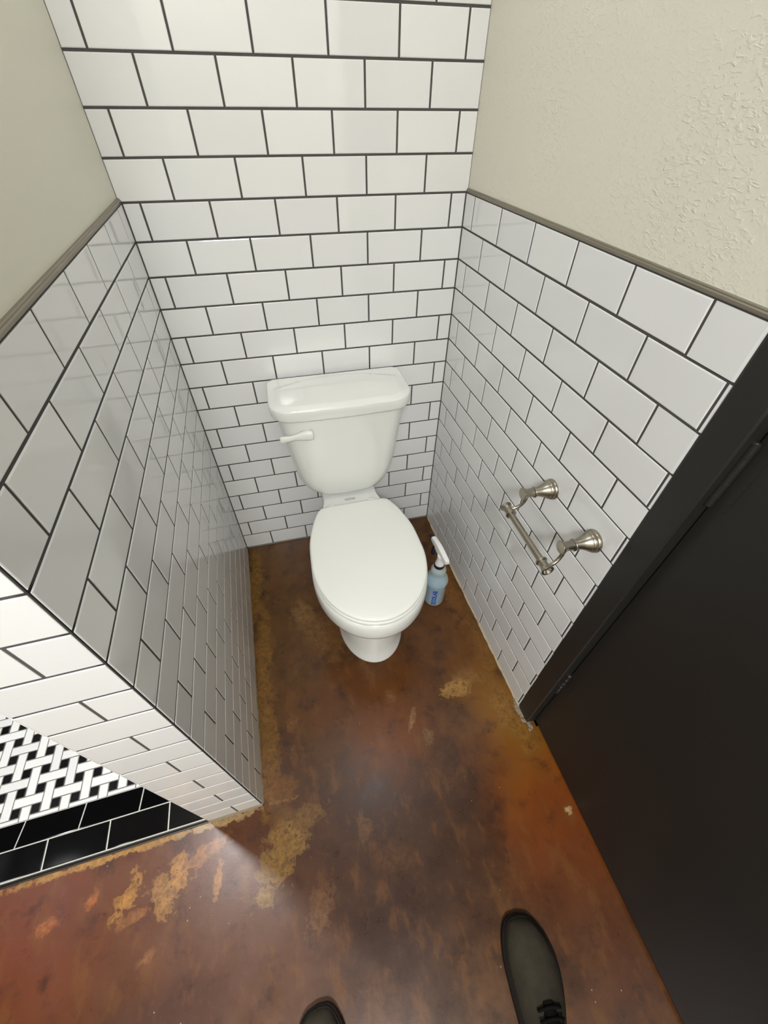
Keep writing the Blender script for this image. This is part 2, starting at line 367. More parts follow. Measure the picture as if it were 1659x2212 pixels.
def rows(parent, u_a, u_b, j_even, j_odd, k0, k1, zbot=0.2, **kw):
    for k in range(k0, k1 + 1):
        zt = H0 - k * P - JT / 2; zb = max(H0 - (k + 1) * P + JT / 2, zbot)
        js = [j for j in (j_even if k % 2 == 0 else j_odd) if u_a + .2 < j < u_b - .2]
        ed = [u_a] + js + [u_b]
        for i in range(len(ed) - 1):
            a = ed[i] + (JT / 2 if i else 0); c = ed[i + 1] - (JT / 2 if i < len(ed) - 2 else 0)
            bl = kw.pop('bull_last', False)
            put_tile(parent, a, c, zb, zt, bull=bl and i == len(ed) - 2, **kw)
            if bl: kw['bull_last'] = True
seq = lambda a, n, p=PW: [a + i * p for i in range(n)]
CEIL = 98.0
# ------------------------------------------------------------------ walls
def wall(name, verts, faces, mat, rot=0.0, loc=(0, 0, 0)):
    o = mk(name, verts, faces, mat, kind='structure'); o.rotation_euler = (0, 0, rot); o.location = [c * I for c in loc]; return o
# back wall, tiled from floor to ceiling
g = G().box(-.5, W + 1.0, .055, 4, 0, CEIL)
wb = wall('wall_back', g.v, g.f, 'grout')
rows(wb, .07, W - .07, seq(1.55, 6, 6.165), seq(4.65, 5, 6.165), 0, 15)
rows(wb, -.24, W + .17, seq(1.55, 6, 6.165), seq(4.65, 5, 6.165), -15, -1)
# left partition between toilet and shower: local x runs towards the back, local y into the wall
rotL = math.pi / 2 + math.atan(AL)
g = G().box(-LW + .38, .0, .26, 5.57, 0, CEIL)
wl = wall('wall_left', g.v, g.f, 'paint_smooth', rotL)
g = G().box(-LW + .05, 0, .05, .5, 0, H0 - .02).box(-LW + .05, -LW + .5, .05, 5.9, 0, H0 - .02).box(-LW + .05, 0, 5.4, 5.9, 0, CEIL - .05)
mk('grout_backing', g.v, g.f, 'grout', wl)
rows(wl, -LW + .13, -.06, [-x for x in reversed(seq(2.3, 6, 6.17))], [-x for x in reversed(seq(5.5, 6, 6.17))], 0, 15)
# tiles on the end of the partition
for k in range(16):
    zt = H0 - k * P - JT / 2; zb = max(H0 - (k + 1) * P + JT / 2, .2)
    ed = [.12, 5.9] if k % 2 == 0 else [.12, 2.72, 5.9]
    for i in range(len(ed) - 1):
        a = ed[i] + (JT / 2 if i else 0); c = ed[i + 1] - (JT / 2 if i < len(ed) - 2 else 0)
        put_tile(wl, -c, -a, zb, zt, pos=lambda uc, w: (-LW, -uc), rz=-math.pi / 2)
# tiles on the shower side, all hidden from the photograph: one part
sg = G()
for k in range(-15, 16):
    zt = H0 - k * P - JT / 2; zb = max(H0 - (k + 1) * P + JT / 2, .2)
    for u0 in ([-LW] + [-x for x in reversed(seq(2.3 if k % 2 == 0 else 5.5, 6, 6.17))]):
        u1 = min(u0 + PW - JT, -.1)
        if u1 - u0 > .2: sg.box(u0 + .02, u1, 5.8, 5.95, zb, zt)
mk('shower_side_tiling', sg.v, sg.f, 'tile', wl, kind='stuff')
def strip_trim(parent, u0, u1, z, w0=-.04, w1=.3, h=.36):
    prof = [(w1, z), (w0 + .06, z), (w0, z + .06), (w0, z + h * .55), (w0 + .07, z + h * .7), (w0 + .07, z + h * .9), (w0 + .12, z + h), (w1, z + h)]
    n = len(prof); v = [(u0, a, c) for a, c in prof] + [(u1, a, c) for a, c in prof]
    f = [(i, (i + 1) % n, n + (i + 1) % n, n + i) for i in range(n)] + [tuple(range(n)), tuple(range(2 * n - 1, n - 1, -1))]
    return mk('edge_trim', v, f, 'trim', parent)
strip_trim(wl, -LW - .03, 0, H0)
e = strip_trim(wl, -5.9, 0, H0); e.location = (-LW * I, 0, 0); e.rotation_euler = (0, 0, -math.pi / 2)
# right wall with the door
rotR = -math.pi / 2 + math.atan(AR)
UE = 36.68; LEAN = 0.45
def lean(u, z):
    z = max(0, min(50, z)); k = LEAN / UE
    return k * u * (1 - z / 50), k * (1 - z / 50), -k * u / 50
D0, D1, DH = 38.9, 75.2, 82.0           # door leaf along the wall and its top
g = G().box(-.3, UE + .3, .2, 5, 50, CEIL).box(-.3, UE + .3, .9, 5, 0, 50).box(UE + .3, D1 + 2.2, .36, 5, DH + 2, CEIL).box(D1 + 2.2, 114, .36, 5, 0, CEIL)
wr = wall('wall_right', g.v, g.f, 'paint', rotR, (W, 0, 0))
v = []; f = []
nu, nz = 6, 8
for layer, off in ((0, .055), (1, .9)):
    for i in range(nu + 1):
        for j in range(nz + 1):
            u, z = UE * i / nu, (H0 - .02) * j / nz
            v.append((u, off + (lean(u, z)[0] if layer == 0 else 0.3), z))
K = (nu + 1) * (nz + 1)
for i in range(nu):
    for j in range(nz):
        a = i * (nz + 1) + j; q = (a, a + nz + 1, a + nz + 2, a + 1); f += [q, tuple(K + t for t in reversed(q))]
edge = [i * (nz + 1) for i in range(nu + 1)] + [nu * (nz + 1) + j for j in range(1, nz + 1)] + [i * (nz + 1) + nz for i in range(nu - 1, -1, -1)] + list(range(nz - 1, 0, -1))
f += [(edge[i], edge[(i + 1) % len(edge)], K + edge[(i + 1) % len(edge)], K + edge[i]) for i in range(len(edge))]
mk('grout_backing', v, f, 'grout', wr)
rows(wr, .06, UE - .02, seq(2.28, 6, 6.175), seq(5.5, 6, 6.15), 0, 15, warp=lean, bull_last=True)
strip_trim(wr, 0, UE, H0)
# ------------------------------------------------------------------ the unseen rest of the room
g = G().box(-46, -5.0, .1, 4, 0, CEIL); wall('wall_shower_back', g.v, g.f, 'black_tile')
g = G().box(-50, -46, -112, 4, 0, CEIL); wall('wall_shower_side', g.v, g.f, 'black_tile')
g = G().box(-50, 40, -116, -112, 0, CEIL); wall('wall_front', g.v, g.f, 'paint_smooth')
g = G().box(-50, 40, -116, 4, CEIL, CEIL + 3); wall('ceiling', g.v, g.f, 'ceiling')
# floor
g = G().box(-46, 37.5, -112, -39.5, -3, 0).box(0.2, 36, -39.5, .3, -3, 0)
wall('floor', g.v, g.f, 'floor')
# caulk along the foot of the walls
def caulk(name, parent, path, wmin, wmax, hmin, hmax, mat='caulk', step=.35, seed=3):
    """ragged bead: path = (u0, u1, sign) in the wall frame"""
    rnd = random.Random(seed); u0, u1, fn = path; n = max(4, int(abs(u1 - u0) / step)); v = []; f = []
    w_, h_ = wmin, hmin
    for i in range(n + 1):
        u = u0 + (u1 - u0) * i / n
        w_ += (rnd.uniform(wmin, wmax) - w_) * .55; h_ += (rnd.uniform(hmin, hmax) - h_) * .5
        for d, z in ((.1, h_), (-.02, h_), (-w_ * .6, h_ * .55), (-w_, .01), (.1, 0)):
            x, y = fn(u, d); v.append((x, y, z))
    for i in range(n):
        for j in range(5):
            k = (j + 1) % 5; f.append((i * 5 + j, i * 5 + k, i * 5 + 5 + k, i * 5 + 5 + j))
    f += [(0, 1, 2, 3, 4), tuple(n * 5 + j for j in (4, 3, 2, 1, 0))]
    return mk(name, v, f, mat, parent)
caulk('caulk_bead', wr, (.2, UE + .1, lambda u, d: (u, d + lean(u, 0)[0])), .05, .3, .12, .32, step=.5)
caulk('caulk_bead', wb, (.2, W - .1, lambda u, d: (u, d)), .05, .12, .12, .22, 'grout_mid')
caulk('caulk_bead', wl, (-LW, -.2, lambda u, d: (u, d)), .1, .22, .15, .28, 'mortar', seed=5)
caulk('caulk_bead', wl, (.0, 5.9, lambda u, d: (-LW + d, u)), .12, .26, .15, .28, 'mortar', seed=6)
# ------------------------------------------------------------------ door frame, door, hinges
FY = 1.05                                # how far the leaf sits behind the tile face
def fr(u, y, z): return (u, y, z)
prof = [(UE + .02, .5), (UE + .02, -.06), (D0 - .22, -.06), (D0 - .1, .05), (D0 - .1, FY + .1), (D0 + .5, FY + 1.9), (D0 + .5, 4.8), (UE + .02, 4.8)]
def lean_p(u, y, z): return (u, y + lean(UE, z)[0], z)
def jamb(gg, mirror=None):
    zs = [0, 12, 25, 38, 50, DH, DH + 2]; rings = []
    for z in zs: rings.append([((u if mirror is None else mirror - u), y + (lean(UE, z)[0]), z) for u, y in prof])
    v, f = loft(rings); gg.add(v, f)
g = G(); jamb(g); jamb(g, D0 + D1)
g.box(D0 - .1, D1 + .1, -.06, 4.8, DH + .1, DH + 2)
tf = mk('trim_1', g.v, g.f, 'black', kind='structure'); tf.rotation_euler = (0, 0, rotR); tf.location = (W * I, 0, 0)
g = G(); zs = [.55, 14, 28, 40, 50, DH]
v, f = loft([[(D0, FY + lean(UE, z)[0], z), (D1, FY + lean(UE, z)[0], z), (D1, FY + 1.75 + lean(UE, z)[0], z), (D0, FY + 1.75 + lean(UE, z)[0], z)] for z in zs])
dr = mk('door_1', v, f, 'black', kind='structure'); dr.rotation_euler = (0, 0, rotR); dr.location = (W * I, 0, 0)
for zc in (12.6, 42.5, 72.5):
    y0 = FY + lean(UE, zc)[0]
    h = mk('hinge', *lathe([(.0, -2.35), (.14, -2.33), (.2, -2.25), (.28, -2.22), (.28, -1.35), (.25, -1.33), (.25, -1.3), (.28, -1.28), (.28, -.45), (.25, -.43), (.25, -.4), (.28, -.38), (.28, .4), (.25, .42), (.25, .45), (.28, .47), (.28, 1.3), (.25, 1.32), (.25, 1.35), (.28, 1.37), (.28, 2.22), (.2, 2.25), (.14, 2.33), (0, 2.35)], 'z', (D0 - .05, y0 - .2, zc), 20), 'black', dr)
    smooth_angle(h)
    g = G().box(D0 + .1, D0 + .95, y0 - .03, y0 + .02, zc - 2.2, zc + 2.2)
    mk('hinge_leaf', g.v, g.f, 'black', h)
hd = mk('door_handle', *lathe([(0, 0), (1.1, 0), (1.1, -.25), (.9, -.35), (.5, -.4), (.45, -1.9), (0, -1.95)], 'y', (D1 - 2.75, FY + lean(UE, 38)[0], 38), 24), 'nickel', dr); smooth_angle(hd)
hl = mk('lever', *tube([(D1 - 2.75, FY - 1.7 + .1, 38), (D1 - 4, FY - 1.75 + .1, 38), (D1 - 7.2, FY - 1.6 + .1, 38)], [.42, .36, .3]), 'nickel', hd, smooth=True)
# broken mortar at the foot of the jamb
rnd = random.Random(11); g = G()
for i in range(70):
    u = rnd.uniform(UE - 1.2, D0 + .9); s = rnd.uniform(.06, .26); y = .5 - rnd.uniform(.0, .55) + (.35 if u > D0 - .3 else 0)
    ring = lambda z, k: [(u + k * s * math.cos(a + i) * rnd.uniform(.7, 1.2), y + k * s * .7 * math.sin(a + i) * rnd.uniform(.7, 1.2), z) for a in (0, 1.05, 2.1, 3.14, 4.2, 5.2)]
    g.add(*loft([ring(0, 1.3), ring(s * .4, 1.0), ring(s * .65, .5)]))
mo = mk('mortar_crumbs', g.v, g.f, 'mortar', tf, kind='stuff')

# ------------------------------------------------------------------ shower threshold and mosaic floor (in the partition's frame: n across, s towards the camera)
def shower_empty(name, z=0):
    o = empty(name, (0, 0, z)); o.rotation_euler = (0, 0, math.atan(AL)); return o      # local x = across, local y = -s
th = shower_empty('trim_2'); th['kind'] = 'structure'
# bed: flat top at .62, sloping to the shower
TZ, SLZ = .66, -.12
S0, S1, S2 = LW - .15, 36.45, 33.75      # front edge, fold, back edge
N0 = -44.5
v = []
sec = [(-S0 + .0, -1), (-S0 + .0, TZ - .05), (-S1, TZ - .05), (-S2, SLZ - .05), (-S2, -1)]
v, f = loft([[(x, y, z) for y, z in sec] for x in (N0, -5.99)])
mk('grout_bed', v, f, 'grout_light', th)
g = G().box(N0, -5.97, -S0 - .3, -S0 + .04, 0, .14).box(N0, -5.97, -S0 - .1, -S0 + .04, .14, TZ - .06)
mk('edge_profile', g.v, g.f, 'dark_trim', th)
def black_row(sa, sb, za, zb, joints):
    ed = [N0] + joints + [-5.99]
    ang = math.atan2(zb - za, sa - sb); Ls = math.hypot(sa - sb, zb - za)
    for i in range(len(ed) - 1):
        a, c = ed[i] + .06, ed[i + 1] - (.06 if i < len(ed) - 2 else 0)
        me = tile_mesh(c - a, Ls - .12, 'black_tile')
        o = bpy.data.objects.new('tile', me); COL.objects.link(o); o.parent = th
        o.location = ((a + c) / 2 * I, -(sa + sb) / 2 * I, (za + zb) / 2 * I)
        # tile front faces local -y: turn it up to +z
        o.rotation_euler = (-math.pi / 2 + ang + random.uniform(-.0015, .0015), random.uniform(-.0015, .0015), 0)
black_row(S0 - .04, S1, TZ, TZ, sorted(-10.05 - 6.2 * i for i in range(6)))
black_row(S1, S2, TZ, SLZ, sorted(-13.35 - 6.2 * i for i in range(6)))
# mosaic
ms = shower_empty('floor_shower'); ms['kind'] = 'structure'
MZ = SLZ - .04
g = G().box(N0, -5.95, -S2, -.1, -3, MZ - .05); mk('grout_bed', g.v, g.f, 'grout_mid', ms)
U = 1.02; OX, OS = -22.55, 31.24         # lattice origin (inner corner of a cell)
bars = []
x_lo, x_hi, s_lo, s_hi = N0 + .1, -6.0, .2, S2 - .05
i0 = int(math.floor((x_lo - OX) / U)) - 3; i1 = int(math.ceil((x_hi - OX) / U)) + 3
j0 = int(math.floor((s_lo - OS) / U)) - 3; j1 = int(math.ceil((s_hi - OS) / U)) + 3
for i in range(i0, i1):
    for j in range(j0, j1):
        if i % 2 and j % 2: bars.append((i, j, 1, 1, 'mosaic_black'))
        elif i % 2 == 0 and j % 2 == 0:
            if ((i // 2 + j // 2) % 2) == 0: bars.append((i - 1, j, 3, 1, 'mosaic_white'))
            else: bars.append((i, j - 1, 1, 3, 'mosaic_white'))
def in_view(x, y):        # can the photograph see this spot of the shower floor (past the partition's edge)?
    t = Vector((x, y)); c, s = math.cos(math.atan(AL)), math.sin(math.atan(AL))
    wx, wy = x * c - y * s, x * s + y * c
    dx, dy, dz = wx - CX, wy - CY, -CZ
    q = Rm.transposed() @ Vector((dx, dy, dz)); px, py = 829.5 + F_PX * q[0] / q[1], 1106 - F_PX * q[2] / q[1]
    return px > -60 and py > 1535 + (px) * .52 - 45
stuff = {'mosaic_white': G(), 'mosaic_black': G()}; nvis = 0; J = .095
for (i, j, a, c, mt) in bars:
    xa, xb = max(OX + i * U + J / 2, x_lo), min(OX + (i + a) * U - J / 2, x_hi)
    sa, sb = max(OS + j * U + J / 2, s_lo), min(OS + (j + c) * U - J / 2, s_hi)
    if xb - xa < .12 or sb - sa < .12: continue
    xc, yc = (xa + xb) / 2, -(sa + sb) / 2
    if in_view(xc, yc):
        me = tile_mesh(xb - xa, sb - sa, mt); o = bpy.data.objects.new('mosaic_piece', me); COL.objects.link(o); o.parent = ms
        o.location = (xc * I, yc * I, MZ * I); o.rotation_euler = (-math.pi / 2 + random.uniform(-.004, .004), random.uniform(-.004, .004), 0); nvis += 1
    else: stuff[mt].box(xa, xb, -sb, -sa, MZ - .2, MZ)
for k, gg in stuff.items(): mk('mosaic_field', gg.v, gg.f, k, ms, kind='stuff')

# ------------------------------------------------------------------ toilet
TX = 18.1
T = tag(empty('toilet', (TX, -15, 0)), 'white two-piece toilet with closed lid against the tiled back wall', 'toilet')
ORG = (0, -15, 0)
NR = 96
def outline(keys, yf, yr):
    """closed outline from half-width keys [(y, half)], front tip at yf and flat rear at yr"""
    ym = keys[0][0]                      # y of the greatest width, front part is an ellipse from there
    a = keys[0][1]; R = []
    for i in range(0, 41):               # right half, rear to the widest point
        y = yr + (ym - yr) * i / 40
        R.append((interp(sorted((k[0], k[1]) for k in keys), y), y))
    for i in range(1, 41):
        t = math.pi / 2 * i / 40
        R.append((a * math.cos(t), ym + (yf - ym) * math.sin(t) ** 1.0))
    Lh = [(-x, y) for x, y in reversed(R[:-1])]
    poly = [(0, yr)] + R + Lh
    return resample(chaikin(poly, 2), NR)
# bowl: levels (z, widest half, front, y of widest, neck half, rear y)
lev = [(0, 4.75, -26.2, -19.5, 3.9, -6.5), (.25, 4.75, -26.2, -19.5, 3.9, -6.5), (.6, 4.6, -26.0, -19.5, 3.8, -6.6), (2.5, 4.5, -25.7, -19.3, 3.7, -6.8), (6, 4.45, -25.4, -19.2, 3.7, -6.6), (9, 4.6, -25.5, -19.3, 3.8, -6.0),
       (10.6, 5.0, -26.0, -19.6, 3.9, -5), (11.8, 5.6, -26.9, -20, 3.9, -4), (12.5, 6.3, -27.9, -20.2, 4.0, -3.2), (12.78, 6.85, -28.7, -20.2, 4.0, -3), (12.9, 7.1, -29.05, -20.2, 4.0, -3), (13.1, 7.24, -29.27, -20.2, 4.0, -3), (13.5, 7.3, -29.34, -20.2, 4.0, -3), (14.4, 7.3, -29.36, -20.2, 4.0, -3), (15.2, 7.26, -29.3, -20.2, 4.0, -3), (15.55, 7.12, -29.15, -20.2, 3.95, -3), (15.75, 6.85, -28.85, -20.2, 3.85, -3)]
rings = []
for z, a, yf, ym, nh, yr in lev:
    k = a / 7.25
    keys = [(ym, a), (ym + 4, a * .965), (-12.5, max(nh, 5.7 * k)), (-10.0, max(nh * .99, 4.75 * min(1, k * 1.02))), (-7.2, nh), (yr, nh * 1.02)]
    rings.append([(x + .15, y, z) for x, y in outline(keys, yf, yr)])
bowl = smooth_angle(mk('bowl', *loft(rings), 'porcelain', T, org=ORG), 50)
# tank
def rrect(hx, y0, y1, rf, rr, bow=0.0, n=NR):
    """plan of tank: y0 front (more negative), y1 rear; rf, rr corner radii; front bowed"""
    p = []
    def arc(cx, cy, r, a0, a1):
        for i in range(9):
            a = math.radians(a0 + (a1 - a0) * i / 8); p.append((cx + r * math.cos(a), cy + r * math.sin(a)))
    p.append((0, y1)); arc(hx - rr, y1 - rr, rr, 90, 0); arc(hx - rf, y0 + rf, rf, 0, -90)
    q = [(x, y) for x, y in p[1:]]
    left = [(-x, y) for x, y in reversed(q)]
    full = [(0, y1)] + q + [(hx * .5, y0), (0, y0), (-hx * .5, y0)] + left
    out = []
    for x, y in resample(full, n):
        w = max(0, (y1 - y) / (y1 - y0)); out.append((x, y - bow * (1 - (x / hx) ** 2) * w ** 3))
    return out
HX = [(16.05, 2.9), (16.12, 3.7), (16.35, 4.4), (16.8, 5.15), (17.4, 5.75), (18.2, 6.25), (19.6, 6.72), (22, 7.1), (25.7, 7.55), (28.7, 7.9), (30.6, 8.05)]
YF = [(16.05, -5.6), (16.12, -6.3), (16.35, -6.75), (16.9, -7.05), (18, -7.3), (21, -7.6), (25, -7.9), (30, -8.15)]
rings = []
zs = [16.05, 16.08, 16.12, 16.2, 16.35, 16.6, 16.9, 17.3, 17.8, 18.4, 19.2, 20, 21, 22.5, 24, 25.5, 27, 28.5, 30.6]
for z in zs:
    hx = interp(HX, z); yf = interp(YF, z)
    rings.append([(x, y, z) for x, y in rrect(hx, yf, -1.1, min(2.0, hx * .5), 1.0, .45)])
tank = smooth_angle(mk('tank', *loft(rings), 'porcelain', T, org=ORG), 60)
# tank lid: overhanging slab with rounded edge and a raised cushion whose rear border is an arc
rings = []
for z, i in ((30.3, .1), (30.38, .02), (30.5, 0), (31.1, -.05), (31.58, -.04), (31.74, .0), (31.83, .1), (31.88, .3)):
    rings.append([(x, y, z) for x, y in rrect(8.68 - i, -8.75 + i, -.75 - i * .5, 2.3, .9, .42)])
lid_v, lid_f = loft(rings, True, False)
# top surface as concentric shrinking rings with the cushion height
base = rrect(8.28, -8.35, -.95, 2.0, .8, .42)
cx0, cy0 = 0, -4.8
def lid_top(x, y):
    yb = -1.8 - 1.7 * (x / 7.9) ** 2                 # arc behind which the lid stays flat
    e = min((yb - y) / .3, (8.3 - abs(x)) / 1.1, 1.0); e = max(0, e); e = e * e * (3 - 2 * e)
    dome = .2 * (1 - (x / 8.2) ** 2) * (1 - ((y + 4.8) / 4.2) ** 2 * .8)
    return 31.88 + e * (.2 + max(0, dome))
n0 = len(lid_v); last = n0 - NR
for r in range(1, 29):
    k = 1 - r / 29
    for x, y in base:
        xx, yy = cx0 + (x - cx0) * k, cy0 + (y - cy0) * k
        lid_v.append((xx, yy, lid_top(xx, yy)))
    cur = n0 + (r - 1) * NR
    for j in range(NR): lid_f.append((last + j, last + (j + 1) % NR, cur + (j + 1) % NR, cur + j))
    last = cur
lid_f.append(tuple(last + j for j in range(NR)))
smooth_angle(mk('tank_lid', lid_v, lid_f, 'porcelain', tank, org=ORG), 55)
# flush lever on the front left of the tank
lv = mk('flush_lever', *lathe([(0, 0), (.62, 0), (.62, -.22), (.52, -.34), (.3, -.4), (.28, -.75), (0, -.76)], 'y', (-4.75, -8.12, 28.35), 24), 'seat', tank, org=ORG); smooth_angle(lv)
prof_l = [(-4.05, .3, .3), (-4.12, .56, .4), (-4.4, .64, .44), (-5.0, .62, .42), (-5.5, .52, .36), (-6.0, .38, .28), (-6.5, .3, .24), (-6.9, .32, .24), (-7.5, .42, .22), (-8.0, .42, .2), (-8.12, .3, .12)]
rings = []
for i, (x, h, d) in enumerate(prof_l):
    yc = -9.0 + .05 * i; zc = 28.35 - .08 * max(0, i - 3)
    ring = []
    for j in range(16):
        a = 2 * math.pi * j / 16; ca, sa = math.cos(a), math.sin(a)
        ring.append((x, yc + d * math.copysign(abs(ca) ** .6, ca), zc + h * math.copysign(abs(sa) ** .6, sa)))
    rings.append(ring)
smooth_angle(mk('lever_arm', *loft(rings), 'seat', lv, org=ORG), 50)
# seat ring and closed lid
keys = [(-20.0, 7.12), (-16.5, 6.95), (-13.2, 6.2), (-11.2, 5.4), (-10.35, 4.9), (-10.0, 4.2)]
def egg(k, yf, yr, z):
    return [(x * k, y, z) for x, y in outline(keys, yf, yr)]
def slab(levels):
    return loft([[(x * k + .17, -19.6 + (y + 19.6) * ky, z) for x, y in outline(keys, -29.05, -10.0)] for k, ky, z in levels])
seat = smooth_angle(mk('seat', *slab([(.965, .972, 15.78), (1.0, 1.004, 15.9), (1.012, 1.012, 16.1), (1.012, 1.012, 16.3), (.995, .998, 16.42), (.97, .975, 16.46)]), 'seat', T, org=ORG), 50)
lv_ = [(.965, .97, 16.5), (.99, .992, 16.54), (1.0, 1.0, 16.64), (1.0, 1.0, 16.78), (.992, .993, 16.9), (.975, .978, 16.98), (.95, .955, 17.02), (.9, .905, 17.05), (.88, .885, 17.07), (.82, .83, 17.1), (.6, .6, 17.16), (.3, .3, 17.2), (.05, .05, 17.21)]
sl = smooth_angle(mk('seat_lid', *slab(lv_), 'seat', T, org=ORG), 50)
for sx in (-1, 1):
    g = G(); rings = []
    for z, k in ((15.7, 1), (16.3, 1), (16.55, .9), (16.65, .6)):
        rings.append([(sx * 2.9 + .62 * k * math.copysign(abs(math.cos(a)) ** .7, math.cos(a)), -9.75 + .5 * k * math.copysign(abs(math.sin(a)) ** .7, math.sin(a)), z) for a in [2 * math.pi * j / 20 for j in range(20)]])
    smooth_angle(mk('seat_hinge', *loft(rings), 'seat', T, org=ORG), 45)
# oval maker's emblem on the deck between tank and seat
ev, ef = [], []
for j in range(40):
    a = 2 * math.pi * j / 40
    for k in (1.0, .84): ev.append((.0 + .78 * k * math.cos(a), -8.05 + .26 * k * math.sin(a), 15.77))
for j in range(40):
    n = (j + 1) % 40; ef.append((2 * j, 2 * n, 2 * n + 1, 2 * j + 1))
for t in range(9):
    x = -.46 + t * .115; h = .07 + .04 * ((t * 5) % 3); i = len(ev)
    ev += [(x - .03, -8.05 - h, 15.77), (x + .03, -8.05 - h, 15.77), (x + .06, -8.05 + h, 15.77), (x, -8.05 + h, 15.77)]; ef.append((i, i + 1, i + 2, i + 3))
em = mk('emblem', ev, ef, 'logo', bowl, org=ORG)

# ------------------------------------------------------------------ spray bottle
BX, BY = 29.25, -17.95
B = tag(empty('spray_bottle', (BX, BY, 0)), 'translucent spray bottle of pale blue cleaner on the floor beside the toilet', 'spray bottle')
prof = [(0, .04), (1.3, .04), (1.48, .12), (1.55, .4), (1.55, 4.5), (1.64, 4.9), (1.73, 5.3), (1.73, 5.6), (1.62, 6.05), (1.38, 6.55), (1.2, 6.95), (1.12, 7.3), (1.14, 7.7), (1.16, 8.0), (1.05, 8.35), (.8, 8.65), (.6, 8.8), (.58, 9.1), (0, 9.1)]
bo = mk('bottle_body', *lathe(prof, 'z', (0, 0, 0), 40), 'bottle', B, smooth=True)
mk('liquid', *lathe([(0, .12), (1.25, .12), (1.44, .2), (1.49, .45), (1.49, 4.5), (1.52, 4.75), (0, 4.75)], 'z', (0, 0, 0), 40), 'liquid', bo, smooth=False); smooth_angle(bpy.data.objects['liquid'])
o = mk('collar', *lathe([(0, 8.75), (.74, 8.75), (.8, 8.85), (.8, 9.3), (.74, 9.38), (0, 9.38)], 'z', (0, 0, 0), 28), 'navy', B); smooth_angle(o)
o = mk('sprayer_neck', *lathe([(0, 9.36), (.7, 9.36), (.68, 9.6), (.55, 10.0), (.5, 10.6), (.5, 11.2), (0, 11.2)], 'z', (0, 0, 0), 28), 'nozzle_white', B); smooth_angle(o)
# sprayer head: a long narrow shroud pointing to the back wall
hx0 = Vector((.46, -1.45, 11.75)); 
def head_ring(y, w, z0, z1, dx):
    return [(dx - w, y, z0), (dx + w, y, z0), (dx + w * 1.02, y, z0 + (z1 - z0) * .7), (dx + w * .85, y, z1), (dx - w * .85, y, z1), (dx - w * 1.02, y, z0 + (z1 - z0) * .7)]
rings = [head_ring(-1.55, .3, 11.0, 11.5, .42), head_ring(-1.2, .36, 10.8, 11.65, .38), head_ring(0, .4, 10.9, 12.05, .18), head_ring(1.1, .4, 11.1, 12.3, .02), head_ring(2.1, .36, 11.4, 12.25, -.1), head_ring(2.95, .32, 11.5, 12.15, -.2)]
o = mk('sprayer_head', *loft(rings), 'nozzle_white', B); hd_ = smooth_angle(o, 30)
o = mk('nozzle', *lathe([(0, 0), (.34, 0), (.36, .1), (.36, .55), (.28, .68), (0, .68)], 'y', (-.22, 2.95, 11.82), 20), 'navy', B); smooth_angle(o)
rings = []
for i in range(9):
    t = i / 8; y = 1.75 + .55 * math.sin(t * 2.2); z = 11.5 - 2.5 * t; x = -.14 - .1 * t; w = .3 - .06 * t
    rings.append([(x - w, y - .16, z), (x + w, y - .16, z), (x + w, y + .12, z), (x + w * .6, y + .2, z), (x - w * .6, y + .2, z), (x - w, y + .12, z)])
smooth_angle(mk('trigger', *loft(rings), 'navy', B), 40)
# printed word, reading upwards
fc = bpy.data.curves.new('lettering', 'FONT'); fc.body = 'ECOLAB'; fc.size = 1.0; fc.align_x = 'CENTER'; fc.align_y = 'CENTER'; fc.extrude = 0.0; fc.offset = 0.045; fc.resolution_u = 3
tmp = bpy.data.objects.new('lettering_tmp', fc); COL.objects.link(tmp)
dg = bpy.context.evaluated_depsgraph_get(); me = bpy.data.meshes.new_from_object(tmp.evaluated_get(dg))
bpy.data.objects.remove(tmp)
bm = bmesh.new(); bm.from_mesh(me); bmesh.ops.subdivide_edges(bm, edges=[e for e in bm.edges if e.calc_length() > .12], cuts=2); bm.to_mesh(me); bm.free()
xs = [v.co.x for v in me.vertices]; sxl = 3.75 / (max(xs) - min(xs)); a0 = math.radians(-112); RB_ = 1.562
for v in me.vertices:
    s, t = v.co.x * sxl, v.co.y * .95       # along the word (up), across
    a = a0 - t / RB_
    v.co = Vector((RB_ * math.cos(a), RB_ * math.sin(a), 2.5 + s)) * I
me.materials.append(M['print'])
tx = bpy.data.objects.new('lettering', me); COL.objects.link(tx); tx.parent = bo

# ------------------------------------------------------------------ toilet paper holder on the right wall
PH = tag(empty('paper_holder', (W + .43, -30.8, 31.6)), 'brushed nickel toilet paper holder with empty roller on right tiled wall', 'paper holder')
for s, yy in ((1, 3.28), (-1, -3.28)):
    wx = lean(30.8 - yy, 31.6)[0] - AR * yy * 0 + .02
    pr_ = [(0, .0), (.98, .0), (1.0, -.06), (1.0, -.14), (.93, -.2), (.9, -.3), (.94, -.36), (.94, -.42), (.84, -.5), (.8, -.62), (.82, -.68), (.74, -.8), (.6, -1.1), (.5, -1.4), (.44, -1.7), (.42, -1.85), (.52, -1.9), (.54, -1.96), (.52, -2.02), (.42, -2.08), (.41, -2.55), (.44, -2.75), (.53, -2.95), (.58, -3.05), (.58, -3.14), (.54, -3.18), (0, -3.18)]
    po = mk('post', *lathe(pr_, 'x', (wx, yy, 0), 32), 'nickel', PH); smooth_angle(po, 35)
    arm = bez((wx - 2.55, yy, -.3), (wx - 2.6, yy, -1.4), (wx - 2.9, yy + s * .15, -2.0), (wx - 3.85, yy + s * .25, -2.05), 16)
    mk('arm', *tube(arm, .17), 'nickel', po, smooth=True)
rx_, rz_ = .2 - 4.05, -2.05
